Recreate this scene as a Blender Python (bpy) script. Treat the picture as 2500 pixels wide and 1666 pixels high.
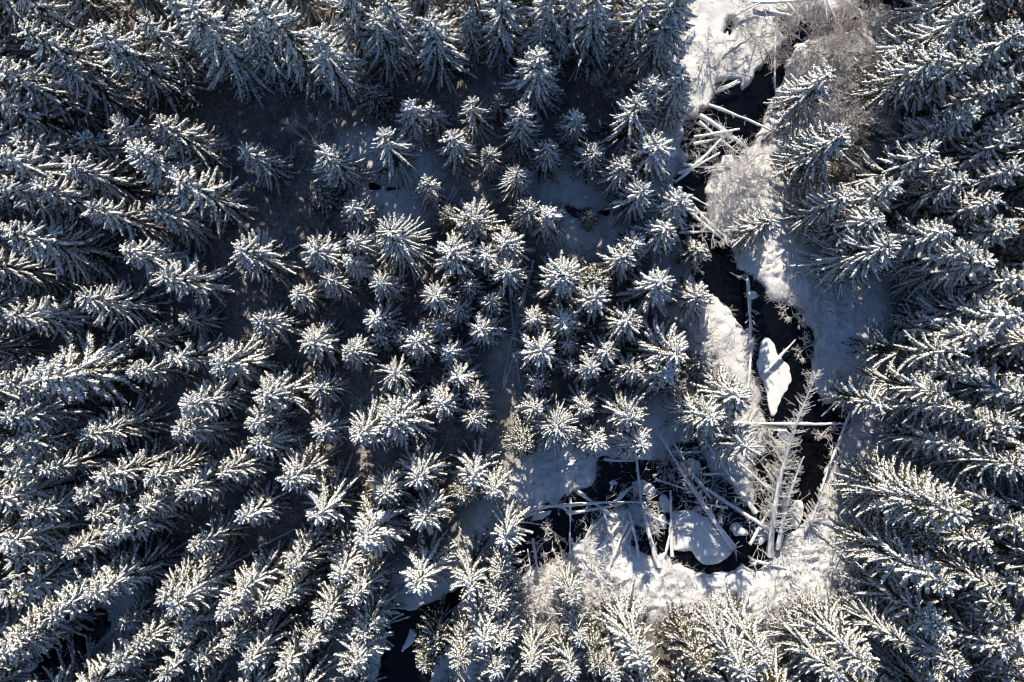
import bpy, math, random
import numpy as np
from mathutils import Vector, Matrix

# ------------------------------------------------------------------ clear
for o in list(bpy.data.objects):
    bpy.data.objects.remove(o, do_unlink=True)
scene = bpy.context.scene
COL = scene.collection

# ------------------------------------------------------------------ camera, sky, sun, exposure
H = 70.0                                   # the camera hangs straight above the forest
LENS, SENSOR = 24.0, 36.0
cam_d = bpy.data.cameras.new('camera')
cam_d.lens = LENS; cam_d.sensor_width = SENSOR
cam_d.clip_start = 0.5; cam_d.clip_end = 3000
cam = bpy.data.objects.new('camera', cam_d); COL.objects.link(cam)
cam.location = (0, 0, H); cam.rotation_euler = (0, 0, 0)
scene.camera = cam

SUN_EL = math.radians(27)
SUN_AZ = math.radians(-7)                  # from +Y (top of the picture), minus = towards its left
sun_dir = Vector((math.sin(SUN_AZ) * math.cos(SUN_EL), math.cos(SUN_AZ) * math.cos(SUN_EL), math.sin(SUN_EL)))
world = bpy.data.worlds.new('World'); scene.world = world
world.use_nodes = True
wn, wl = world.node_tree.nodes, world.node_tree.links
wn.clear()
sky = wn.new('ShaderNodeTexSky'); sky.sky_type = 'NISHITA'; sky.sun_disc = False
sky.sun_elevation = SUN_EL; sky.sun_rotation = SUN_AZ
sky.air_density = 1.0; sky.dust_density = 0.0; sky.ozone_density = 4.5
bg = wn.new('ShaderNodeBackground'); bg.inputs['Strength'].default_value = 0.085
wo = wn.new('ShaderNodeOutputWorld')
wl.new(sky.outputs['Color'], bg.inputs['Color']); wl.new(bg.outputs['Background'], wo.inputs['Surface'])
sun_d = bpy.data.lights.new('sun', 'SUN'); sun_d.energy = 5.0; sun_d.angle = math.radians(0.6)
sun_d.color = (1.0, 0.89, 0.71)
sun = bpy.data.objects.new('sun', sun_d); COL.objects.link(sun)
sun.location = (0, 60, 60)
sun.rotation_euler = (-sun_dir).to_track_quat('-Z', 'Y').to_euler()
vs = scene.view_settings
vs.view_transform = 'Standard'; vs.look = 'None'; vs.gamma = 1.0; vs.exposure = 0.68
vs.use_curve_mapping = False
scene.render.engine = 'CYCLES'
scene.cycles.max_bounces = 3; scene.cycles.diffuse_bounces = 2; scene.cycles.glossy_bounces = 2
scene.cycles.use_adaptive_sampling = True; scene.cycles.adaptive_threshold = .025; scene.cycles.adaptive_min_samples = 24
scene.cycles.filter_width = 1.1; scene.cycles.use_denoising = True

# ------------------------------------------------------------------ pixel to place
PXS = SENSOR / LENS / 2500.0               # metres per photograph pixel per metre of distance
def W(px, py, z=0.0):
    k = PXS * (H - z)
    return ((px - 1250.0) * k, -(py - 833.0) * k)

rng = np.random.default_rng(11)
rnd = random.Random(5)

# ------------------------------------------------------------------ noise
def _hash(ix, iy, seed):
    h = (ix.astype(np.int64) * 374761393 + iy.astype(np.int64) * 668265263 + seed * 1442695041) & 0x7fffffff
    h = ((h ^ (h >> 13)) * 1274126177) & 0x7fffffff
    h = h ^ (h >> 16)
    return (h & 0xffff) / 65535.0
def vnoise(x, y, seed=0):
    ix = np.floor(x); iy = np.floor(y); fx = x - ix; fy = y - iy
    fx = fx * fx * (3 - 2 * fx); fy = fy * fy * (3 - 2 * fy)
    a = _hash(ix, iy, seed); b = _hash(ix + 1, iy, seed); c = _hash(ix, iy + 1, seed); d = _hash(ix + 1, iy + 1, seed)
    return (a * (1 - fx) + b * fx) * (1 - fy) + (c * (1 - fx) + d * fx) * fy - 0.5
def fbm(x, y, seed=0, octaves=4):
    s = 0; a = 1.0
    for i in range(octaves):
        s = s + a * vnoise(x, y, seed + i * 17); x = x * 2.03 + 5.1; y = y * 2.03 - 3.7; a *= 0.5
    return s

# ------------------------------------------------------------------ the creek's outline, in ground coordinates
WATER_Z = -0.55
CREEK_PX = [
    # upper creek, from the top edge to the last bend
    [(2135,-40),(2250,-40),(2235,20),(2190,34),(2120,44),(2070,70),(1990,95),(1935,105),(1912,150),(1903,190),(1890,230),(1872,266),(1858,300),
     (1835,345),(1800,366),(1758,380),(1733,415),(1724,462),(1716,500),(1722,540),(1745,572),(1779,606),(1785,645),(1806,668),(1832,682),(1858,705),
     (1900,742),(1930,756),(1962,777),(1981,800),(1995,826),(1985,856),(1976,892),(1968,930),(1985,965),(2012,990),(2062,1004),(2072,1025),(2055,1062),
     (2036,1098),(2014,1150),(2003,1200),(1975,1250),(1940,1292),(1908,1318),(1880,1352),(1850,1386),(1808,1366),(1792,1383),(1762,1394),(1733,1401),
     (1692,1384),(1660,1370),(1620,1352),(1575,1348),(1545,1328),(1550,1296),(1580,1300),(1618,1312),(1622,1285),(1600,1250),(1575,1222),(1545,1218),
     (1515,1236),(1474,1260),(1437,1288),(1405,1325),(1363,1362),(1311,1382),(1262,1405),(1210,1430),(1150,1450),(1118,1468),(1104,1502),(1109,1545),(1090,1562),
     (1070,1600),(1050,1640),(1040,1720),(900,1720),(928,1650),(946,1590),(948,1530),(958,1490),(1000,1496),(1074,1464),(1108,1446),(1150,1418),(1210,1380),(1240,1330),
     (1268,1290),(1300,1262),(1335,1242),(1392,1216),(1432,1198),(1466,1157),(1472,1124),(1555,1126),(1620,1120),(1660,1085),(1690,1080),(1720,1140),(1760,1170),(1800,1215),(1832,1226),(1848,1190),
     (1845,1140),(1860,1098),(1874,1055),(1872,1015),(1862,975),(1858,940),(1846,910),(1838,885),(1842,862),(1848,842),(1820,792),(1777,748),(1736,715),(1704,696),
     (1694,668),(1700,640),(1680,600),(1664,560),(1668,520),(1660,490),(1650,440),(1668,415),(1686,392),(1672,352),(1677,308),(1700,290),(1720,272),(1735,255),(1747,232),(1754,208),(1780,196),(1806,200),
     (1799,238),(1815,232),(1840,196),(1875,158),(1905,118),(1917,92),(1905,45),(1930,40),(1980,52),(2040,40),(2110,20)],
    # pool in the bottom left corner
    [(40,1720),(95,1640),(120,1560),(165,1505),(252,1490),(264,1528),(230,1575),(195,1625),(160,1666),(120,1720)],
    # small open leads in the forest floor
    [(1378,502),(1388,501),(1402,519),(1440,523),(1478,516),(1479,521),(1440,529),(1400,526),(1386,513)],
    [(905,436),(913,449),(940,459),(970,456),(971,460),(940,465),(908,456)],
    [(1770,70),(1782,55),(1790,64),(1786,82),(1774,76)],
]
CREEK = [np.array([W(px, py, WATER_Z + 0.1) for px, py in p]) for p in CREEK_PX]
def signed_dist(x, y):
    """distance to the water's edge, negative in the water"""
    best = np.full(x.shape, 1e9); inside = np.zeros(x.shape, bool)
    for poly in CREEK:
        a = poly; b = np.roll(poly, -1, axis=0); ins = np.zeros(x.shape, bool)
        for (ax, ay), (bx, by) in zip(a, b):
            dx, dy = bx - ax, by - ay
            t = np.clip(((x - ax) * dx + (y - ay) * dy) / (dx * dx + dy * dy + 1e-12), 0, 1)
            best = np.minimum(best, np.hypot(x - ax - t * dx, y - ay - t * dy))
            c = (ay > y) != (by > y)
            ins ^= c & (x < (bx - ax) * (y - ay) / (by - ay + 1e-12) + ax)
        inside |= ins
    return np.where(inside, -best, best)
def sstep(a, b, v):
    t = np.clip((v - a) / (b - a), 0, 1); return t * t * (3 - 2 * t)

# brushy, hummocky snow on the banks (centre px, radii px, amount)
BRUSH = [(1980,690,110,60,.8),(2040,770,70,110,1.),(2060,880,45,80,.8),(1890,640,60,40,.8),(2130,1040,70,60,.7),(1650,1440,200,70,.75),(1850,1440,170,70,.45),
         (1960,1400,90,90,.6),(1750,1540,160,70,.7),(1365,1160,85,45,.9),(1500,1340,60,50,.7),(1480,1450,120,90,.8),(1330,1440,70,60,.8),(1700,110,70,120,.25),
         (1760,480,30,50,.35),(1800,520,60,60,.35),(1740,800,60,60,.4),(1700,1090,80,50,.7),(1580,1270,50,40,.5),(1840,420,60,50,.35),(1930,330,80,60,.6),(2000,1600,120,60,.5)]
BR = [(*W(a, b), c * PXS * H, d * PXS * H, e) for a, b, c, d, e in BRUSH]
def brush_amount(x, y):
    v = np.zeros(x.shape)
    for cx, cy, rx, ry, a in BR:
        d = np.sqrt(((x - cx) / rx) ** 2 + ((y - cy) / ry) ** 2)
        v = np.maximum(v, a * (1 - sstep(.55, 1.25, d)))
    return v
def ground_z(x, y):
    x = np.asarray(x, float); y = np.asarray(y, float)
    sd = signed_dist(x, y) + 0.7 * fbm(x * .9, y * .9, 91, 4)
    br = brush_amount(x, y)
    land = .30 * fbm(x * .09, y * .09, 3, 3) + .16 * fbm(x * .55, y * .55, 7, 4)
    bump = np.abs(fbm(x * 1.1, y * 1.1, 41, 4))
    land = land + br * (1.0 * (.35 - bump)) + .35 * br * fbm(x * .5, y * .5, 19, 3) + .06 * fbm(x * 2.3, y * 2.3, 77, 2)
    land = np.maximum(land, -.30)
    bank = sstep(-.25, .55, sd)
    far = sstep(.2, 3.0, sd)
    return -1.35 * (1 - bank) + bank * (land * (.35 + .65 * far) - .12 * (1 - far))
def gz(x, y):
    return float(ground_z(np.array([x]), np.array([y]))[0])

# ------------------------------------------------------------------ materials
def mat(name, build):
    m = bpy.data.materials.new(name); m.use_nodes = True
    nt = m.node_tree; nt.nodes.clear()
    out = nt.nodes.new('ShaderNodeOutputMaterial'); b = nt.nodes.new('ShaderNodeBsdfPrincipled')
    nt.links.new(b.outputs[0], out.inputs[0])
    build(nt, b); return m
def nd(nt, t, **kw):
    n = nt.nodes.new(t)
    for k, v in kw.items():
        if k in n.inputs: n.inputs[k].default_value = v
        else: setattr(n, k, v)
    return n
def ramp(nt, fac, stops):
    r = nt.nodes.new('ShaderNodeValToRGB'); e = r.color_ramp.elements
    while len(e) < len(stops): e.new(.5)
    for i, (p, c) in enumerate(stops): e[i].position = p; e[i].color = (*c, 1)
    nt.links.new(fac, r.inputs[0]); return r.outputs[0]
def mixc(nt, fac, a, b):
    m = nt.nodes.new('ShaderNodeMix'); m.data_type = 'RGBA'
    for s, v in ((m.inputs[0], fac), (m.inputs[6], a), (m.inputs[7], b)):
        if isinstance(v, (tuple, list)): s.default_value = (*v, 1)
        elif isinstance(v, float): s.default_value = v
        else: nt.links.new(v, s)
    return m.outputs[2]
def up_mask(nt, lo, hi, noise_scale=6.0, noise_amt=.5):
    """1 where a face looks up: that is where snow stays"""
    g = nd(nt, 'ShaderNodeNewGeometry'); s = nd(nt, 'ShaderNodeSeparateXYZ'); nt.links.new(g.outputs['Normal'], s.inputs[0])
    c = nd(nt, 'ShaderNodeTexCoord'); n = nd(nt, 'ShaderNodeTexNoise', Scale=noise_scale, Detail=3.0); nt.links.new(c.outputs['Object'], n.inputs['Vector'])
    m = nd(nt, 'ShaderNodeMath', operation='MULTIPLY_ADD'); nt.links.new(n.outputs['Fac'], m.inputs[0]); m.inputs[1].default_value = noise_amt; nt.links.new(s.outputs['Z'], m.inputs[2])
    r = nd(nt, 'ShaderNodeMapRange'); nt.links.new(m.outputs[0], r.inputs[0]); r.inputs[1].default_value = lo + noise_amt * .5; r.inputs[2].default_value = hi + noise_amt * .5
    return r.outputs[0]
def b_snow(nt, b):
    c = nd(nt, 'ShaderNodeTexCoord'); n = nd(nt, 'ShaderNodeTexNoise', Scale=2.2, Detail=4.0); nt.links.new(c.outputs['Object'], n.inputs['Vector'])
    nt.links.new(ramp(nt, n.outputs['Fac'], [(.3, (.75, .76, .78)), (.6, (.87, .88, .90))]), b.inputs['Base Color'])
    b.inputs['Roughness'].default_value = .75; b.inputs['Specular IOR Level'].default_value = .25
M_SNOW = mat('tree_snow', b_snow)
def b_needle(nt, b):
    c = nd(nt, 'ShaderNodeTexCoord'); n = nd(nt, 'ShaderNodeTexNoise', Scale=3.0, Detail=3.0); nt.links.new(c.outputs['Object'], n.inputs['Vector'])
    o = nd(nt, 'ShaderNodeObjectInfo')
    a = ramp(nt, n.outputs['Fac'], [(.3, (.022, .027, .013)), (.55, (.06, .06, .028)), (.75, (.12, .095, .05))])
    br = ramp(nt, o.outputs['Random'], [(0., (.8, .9, .8)), (1., (1.25, 1.05, .8))])
    m = nt.nodes.new('ShaderNodeMix'); m.data_type = 'RGBA'; m.blend_type = 'MULTIPLY'; m.inputs[0].default_value = 1.0
    nt.links.new(a, m.inputs[6]); nt.links.new(br, m.inputs[7]); nt.links.new(m.outputs[2], b.inputs['Base Color'])
    b.inputs['Roughness'].default_value = .7
M_NEEDLE = mat('spruce_needles', b_needle)
def b_bark(nt, b):
    c = nd(nt, 'ShaderNodeTexCoord'); n = nd(nt, 'ShaderNodeTexNoise', Scale=7.0, Detail=5.0); nt.links.new(c.outputs['Object'], n.inputs['Vector'])
    col = ramp(nt, n.outputs['Fac'], [(.3, (.035, .028, .024)), (.6, (.12, .095, .08)), (.8, (.2, .18, .17))])
    nt.links.new(mixc(nt, up_mask(nt, .25, .6), col, (.82, .83, .86)), b.inputs['Base Color'])
    b.inputs['Roughness'].default_value = .85
M_BARK = mat('bark', b_bark)
def b_dead(nt, b):
    c = nd(nt, 'ShaderNodeTexCoord'); n = nd(nt, 'ShaderNodeTexNoise', Scale=9.0, Detail=5.0); nt.links.new(c.outputs['Object'], n.inputs['Vector'])
    col = ramp(nt, n.outputs['Fac'], [(.3, (.10, .085, .075)), (.6, (.30, .27, .25)), (.8, (.5, .48, .47))])
    nt.links.new(mixc(nt, up_mask(nt, -.1, .45), col, (.80, .81, .84)), b.inputs['Base Color'])
    b.inputs['Roughness'].default_value = .85
M_DEAD = mat('frosted_deadwood', b_dead)
def b_darklog(nt, b):
    c = nd(nt, 'ShaderNodeTexCoord'); n = nd(nt, 'ShaderNodeTexNoise', Scale=5.0, Detail=5.0); nt.links.new(c.outputs['Object'], n.inputs['Vector'])
    col = ramp(nt, n.outputs['Fac'], [(.3, (.018, .015, .012)), (.6, (.06, .045, .03)), (.8, (.12, .1, .07))])
    nt.links.new(mixc(nt, up_mask(nt, .8, 1.1, 4.0, .8), col, (.8, .8, .82)), b.inputs['Base Color'])
    b.inputs['Roughness'].default_value = .85
M_DARK = mat('bare_dark_wood', b_darklog)
def b_twig(nt, b):
    c = nd(nt, 'ShaderNodeTexCoord'); n = nd(nt, 'ShaderNodeTexNoise', Scale=2.5, Detail=3.0); nt.links.new(c.outputs['Object'], n.inputs['Vector'])
    col = ramp(nt, n.outputs['Fac'], [(.3, (.48, .45, .45)), (.65, (.72, .70, .71))])
    nt.links.new(mixc(nt, up_mask(nt, -.1, .5, 3.0, .4), col, (.86, .85, .86)), b.inputs['Base Color'])
    b.inputs['Roughness'].default_value = .8
M_TWIG = mat('hoarfrost_twigs', b_twig)
def b_rime(nt, b):
    c = nd(nt, 'ShaderNodeTexCoord'); n = nd(nt, 'ShaderNodeTexNoise', Scale=4.0, Detail=3.0); nt.links.new(c.outputs['Object'], n.inputs['Vector'])
    nt.links.new(ramp(nt, n.outputs['Fac'], [(.3, (.62, .61, .62)), (.6, (.88, .88, .90))]), b.inputs['Base Color']); b.inputs['Roughness'].default_value = .8
def b_shrub(nt, b):
    c = nd(nt, 'ShaderNodeTexCoord'); n = nd(nt, 'ShaderNodeTexNoise', Scale=1.2, Detail=3.0); nt.links.new(c.outputs['Object'], n.inputs['Vector'])
    col = ramp(nt, n.outputs['Fac'], [(.3, (.15, .12, .115)), (.65, (.33, .28, .28))])
    nt.links.new(mixc(nt, up_mask(nt, .1, .75, 3.0, .5), col, (.74, .72, .74)), b.inputs['Base Color']); b.inputs['Roughness'].default_value = .8
M_SHRUB = mat('thinly_frosted_shrub_wood', b_shrub)
M_RIME = mat('rime_on_dead_branches', b_rime)
def b_litter(nt, b):
    c = nd(nt, 'ShaderNodeTexCoord'); n = nd(nt, 'ShaderNodeTexNoise', Scale=1.5, Detail=2.0); nt.links.new(c.outputs['Object'], n.inputs['Vector'])
    nt.links.new(ramp(nt, n.outputs['Fac'], [(.35, (.05, .04, .035)), (.65, (.17, .14, .12))]), b.inputs['Base Color'])
    b.inputs['Roughness'].default_value = .9
M_LITTER = mat('dead_twig_litter', b_litter)
def b_ground(nt, b):
    c = nd(nt, 'ShaderNodeTexCoord')
    n1 = nd(nt, 'ShaderNodeTexNoise', Scale=.55, Detail=6.0, Roughness=.62); n2 = nd(nt, 'ShaderNodeTexNoise', Scale=3.2, Detail=5.0, Roughness=.65, Distortion=1.2)
    for n in (n1, n2): nt.links.new(c.outputs['Object'], n.inputs['Vector'])
    snow = ramp(nt, n1.outputs['Fac'], [(.3, (.74, .75, .77)), (.6, (.86, .87, .89))])
    at = nd(nt, 'ShaderNodeAttribute', attribute_name='litter')      # thin littered snow under the trees, its colour darkened to deepen their shade
    litter_shade = nd(nt, 'ShaderNodeMapRange'); nt.links.new(at.outputs['Fac'], litter_shade.inputs[0]); litter_shade.inputs[1].default_value = .3; litter_shade.inputs[2].default_value = .95
    snow = mixc(nt, litter_shade.outputs[0], snow, ramp(nt, n1.outputs['Fac'], [(.32, (.20, .185, .175)), (.5, (.42, .40, .385)), (.68, (.60, .585, .57))]))
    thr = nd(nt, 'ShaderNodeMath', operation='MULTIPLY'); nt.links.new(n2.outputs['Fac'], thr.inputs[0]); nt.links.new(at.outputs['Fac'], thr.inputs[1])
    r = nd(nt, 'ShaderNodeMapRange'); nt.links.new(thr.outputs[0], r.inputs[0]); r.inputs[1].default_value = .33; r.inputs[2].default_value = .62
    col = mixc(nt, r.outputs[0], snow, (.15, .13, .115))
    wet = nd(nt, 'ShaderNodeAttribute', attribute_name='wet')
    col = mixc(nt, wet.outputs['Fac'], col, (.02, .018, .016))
    nt.links.new(col, b.inputs['Base Color'])
    bp = nd(nt, 'ShaderNodeBump', Strength=.6, Distance=.12); nt.links.new(n2.outputs['Fac'], bp.inputs['Height']); nt.links.new(bp.outputs[0], b.inputs['Normal'])
    b.inputs['Roughness'].default_value = .8; b.inputs['Specular IOR Level'].default_value = .2
M_GROUND = mat('snowy_forest_floor', b_ground)
def b_ice(nt, b):
    c = nd(nt, 'ShaderNodeTexCoord'); n = nd(nt, 'ShaderNodeTexNoise', Scale=1.1, Detail=5.0); nt.links.new(c.outputs['Object'], n.inputs['Vector'])
    nt.links.new(ramp(nt, n.outputs['Fac'], [(.3, (.76, .78, .81)), (.6, (.88, .89, .91))]), b.inputs['Base Color'])
    bp = nd(nt, 'ShaderNodeBump', Strength=.35, Distance=.08); nt.links.new(n.outputs['Fac'], bp.inputs['Height']); nt.links.new(bp.outputs[0], b.inputs['Normal'])
    b.inputs['Roughness'].default_value = .7
M_ICE = mat('snow_on_ice', b_ice)
def b_water(nt, b):
    c = nd(nt, 'ShaderNodeTexCoord'); n = nd(nt, 'ShaderNodeTexNoise', Scale=1.6, Detail=3.0); nt.links.new(c.outputs['Object'], n.inputs['Vector'])
    b.inputs['Base Color'].default_value = (.0035, .0045, .007, 1); b.inputs['Roughness'].default_value = .06; b.inputs['IOR'].default_value = 1.33
    bp = nd(nt, 'ShaderNodeBump', Strength=.08, Distance=.05); nt.links.new(n.outputs['Fac'], bp.inputs['Height']); nt.links.new(bp.outputs[0], b.inputs['Normal'])
M_WATER = mat('dark_creek_water', b_water)

# ------------------------------------------------------------------ mesh helpers
def make_mesh(name, V, F, material, smooth=True):
    V = np.asarray(V, np.float32); F = np.asarray(F, np.int32); k = F.shape[1]
    me = bpy.data.meshes.new(name)
    me.vertices.add(len(V)); me.vertices.foreach_set('co', V.ravel())
    me.loops.add(F.size); me.loops.foreach_set('vertex_index', F.ravel())
    me.polygons.add(len(F)); me.polygons.foreach_set('loop_start', np.arange(0, F.size, k, dtype=np.int32))
    if smooth: me.polygons.foreach_set('use_smooth', np.ones(len(F), bool))
    me.update(calc_edges=True); me.materials.append(material); return me
def link(name, data, parent=None, loc=None):
    o = bpy.data.objects.new(name, data); COL.objects.link(o)
    if parent is not None: o.parent = parent
    if loc is not None: o.location = loc
    return o
def tag(o, label=None, cat=None, group=None, kind=None):
    for k, v in (('label', label), ('category', cat), ('group', group), ('kind', kind)):
        if v: o[k] = v
    return o
def unit(v): return v / (np.linalg.norm(v, axis=-1, keepdims=True) + 1e-9)
OCT_F = np.array([[0,2,3],[0,3,4],[0,4,5],[0,5,2],[1,3,2],[1,4,3],[1,5,4],[1,2,5]])
def blobs(P, D, L, Wd, Hh, rg, jit=.3):
    """elongated uneven lumps: centres P along D, half length L, half width Wd, half height Hh"""
    n = len(P); D = unit(D); up = np.array([0, 0, 1.0])
    S = unit(np.cross(D, up) + 1e-4); U = np.cross(S, D)
    L, Wd, Hh = (np.broadcast_to(np.asarray(a, float), (n,))[:, None] for a in (L, Wd, Hh))
    V = np.stack([P - D * L, P + D * L, P + S * Wd, P + U * Hh, P - S * Wd, P - U * Hh * .6], 1)
    V = V + rg.normal(0, jit, V.shape) * np.minimum(Wd, Hh)[:, None]
    F = OCT_F[None] + (np.arange(n) * 6)[:, None, None]
    return V.reshape(-1, 3), F.reshape(-1, 3)
def sticks(A, B, ra, rb):
    """three-sided tapered twigs from A to B"""
    A = np.asarray(A, float); B = np.asarray(B, float); n = len(A); D = unit(B - A)
    ref = np.where(np.abs(D[:, 2:3]) > .9, np.array([[1.0, 0, 0]]), np.array([[0, 0, 1.0]]))
    S = unit(np.cross(D, ref)); U = np.cross(S, D)
    ra = np.broadcast_to(np.asarray(ra, float), (n,))[:, None]; rb = np.broadcast_to(np.asarray(rb, float), (n,))[:, None]
    V = []
    for Q, r in ((A, ra), (B, rb)):
        for a in (math.pi / 2, math.pi * 7 / 6, math.pi * 11 / 6):
            V.append(Q + r * (S * math.cos(a) + U * math.sin(a)))
    V = np.stack(V, 1).reshape(-1, 3)
    T = np.array([[0,1,4],[0,4,3],[1,2,5],[1,5,4],[2,0,3],[2,3,5]])
    return V, (T[None] + (np.arange(n) * 6)[:, None, None]).reshape(-1, 3)
def join(parts):
    Vs, Fs, o = [], [], 0
    for V, F in parts:
        if len(V) == 0: continue
        Vs.append(V); Fs.append(F + o); o += len(V)
    return np.concatenate(Vs), np.concatenate(Fs)
def tube(path, rad, sides=8, rg=None, wob=0.0, arc=None):
    """quads round a path; arc=(a0,a1) gives an open shell, measured from straight up"""
    path = np.asarray(path, float); n = len(path); T = unit(np.gradient(path, axis=0))
    ref = np.array([0, 0, 1.0]) if abs(T[n // 2][2]) < .8 else np.array([1.0, 0, 0])
    S = unit(np.cross(T, ref)); U = np.cross(S, T)
    if arc is None: ang = np.linspace(0, 2 * math.pi, sides, endpoint=False)
    else: ang = np.linspace(arc[0], arc[1], sides)
    rad = np.broadcast_to(np.asarray(rad, float), (n,))
    R = rad[:, None] * np.ones((1, len(ang)))
    if rg is not None: R = R * (1 + rg.normal(0, wob, R.shape))
    V = path[:, None] + R[..., None] * (S[:, None] * np.sin(ang)[None, :, None] + U[:, None] * np.cos(ang)[None, :, None])
    m = len(ang); F = []
    for i in range(n - 1):
        for j in range(m if arc is None else m - 1):
            k = (j + 1) % m; F.append((i * m + j, i * m + k, (i + 1) * m + k, (i + 1) * m + j))
    return V.reshape(-1, 3), np.array(F)

# ------------------------------------------------------------------ ground, water
def axis_coords(half, step, far):
    a = list(np.arange(0, half, step)); s = step
    while a[-1] < far: s *= 1.25; a.append(a[-1] + s)
    a = np.array(a); return np.concatenate([-a[:0:-1], a])
gx = axis_coords(57, .21, 420); gy = axis_coords(39, .21, 420)
X, Y = np.meshgrid(gx, gy); Zg = ground_z(X, Y)
nx, ny = len(gx), len(gy)
idx = np.arange(nx * ny).reshape(ny, nx)
Fg = np.stack([idx[:-1, :-1], idx[:-1, 1:], idx[1:, 1:], idx[1:, :-1]], -1).reshape(-1, 4)
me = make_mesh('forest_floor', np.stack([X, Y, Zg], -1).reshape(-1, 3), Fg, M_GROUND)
# open banks along the creek carry clean snow, the floor under the trees shows litter and a painted shade tone
OPEN = [(1760,150,130,220),(1980,720,190,90),(2050,840,90,140),(1780,820,110,120),(1700,1400,330,120),(1900,1420,170,110),(1370,1160,110,70),(1560,1260,170,120),(1790,480,90,130),(1700,1120,180,90)]
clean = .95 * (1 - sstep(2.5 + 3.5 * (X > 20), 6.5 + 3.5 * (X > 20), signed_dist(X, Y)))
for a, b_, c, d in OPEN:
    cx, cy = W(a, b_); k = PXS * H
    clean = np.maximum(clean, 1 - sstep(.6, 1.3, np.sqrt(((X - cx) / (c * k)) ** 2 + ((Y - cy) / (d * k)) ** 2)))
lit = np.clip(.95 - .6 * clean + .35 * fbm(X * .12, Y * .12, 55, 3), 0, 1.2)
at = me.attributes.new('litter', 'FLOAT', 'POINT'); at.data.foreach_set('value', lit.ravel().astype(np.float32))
wet = 1 - sstep(WATER_Z - .02, WATER_Z + .1, Zg)
at = me.attributes.new('wet', 'FLOAT', 'POINT'); at.data.foreach_set('value', wet.ravel().astype(np.float32))
tag(link('ground', me), kind='structure')
wv = np.array([(-58, -42, WATER_Z), (62, -42, WATER_Z), (62, 42, WATER_Z), (-58, 42, WATER_Z)])
tag(link('creek_water', make_mesh('creek_water', wv, np.array([[0, 1, 2, 3]]), M_WATER, False)), kind='structure')

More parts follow.
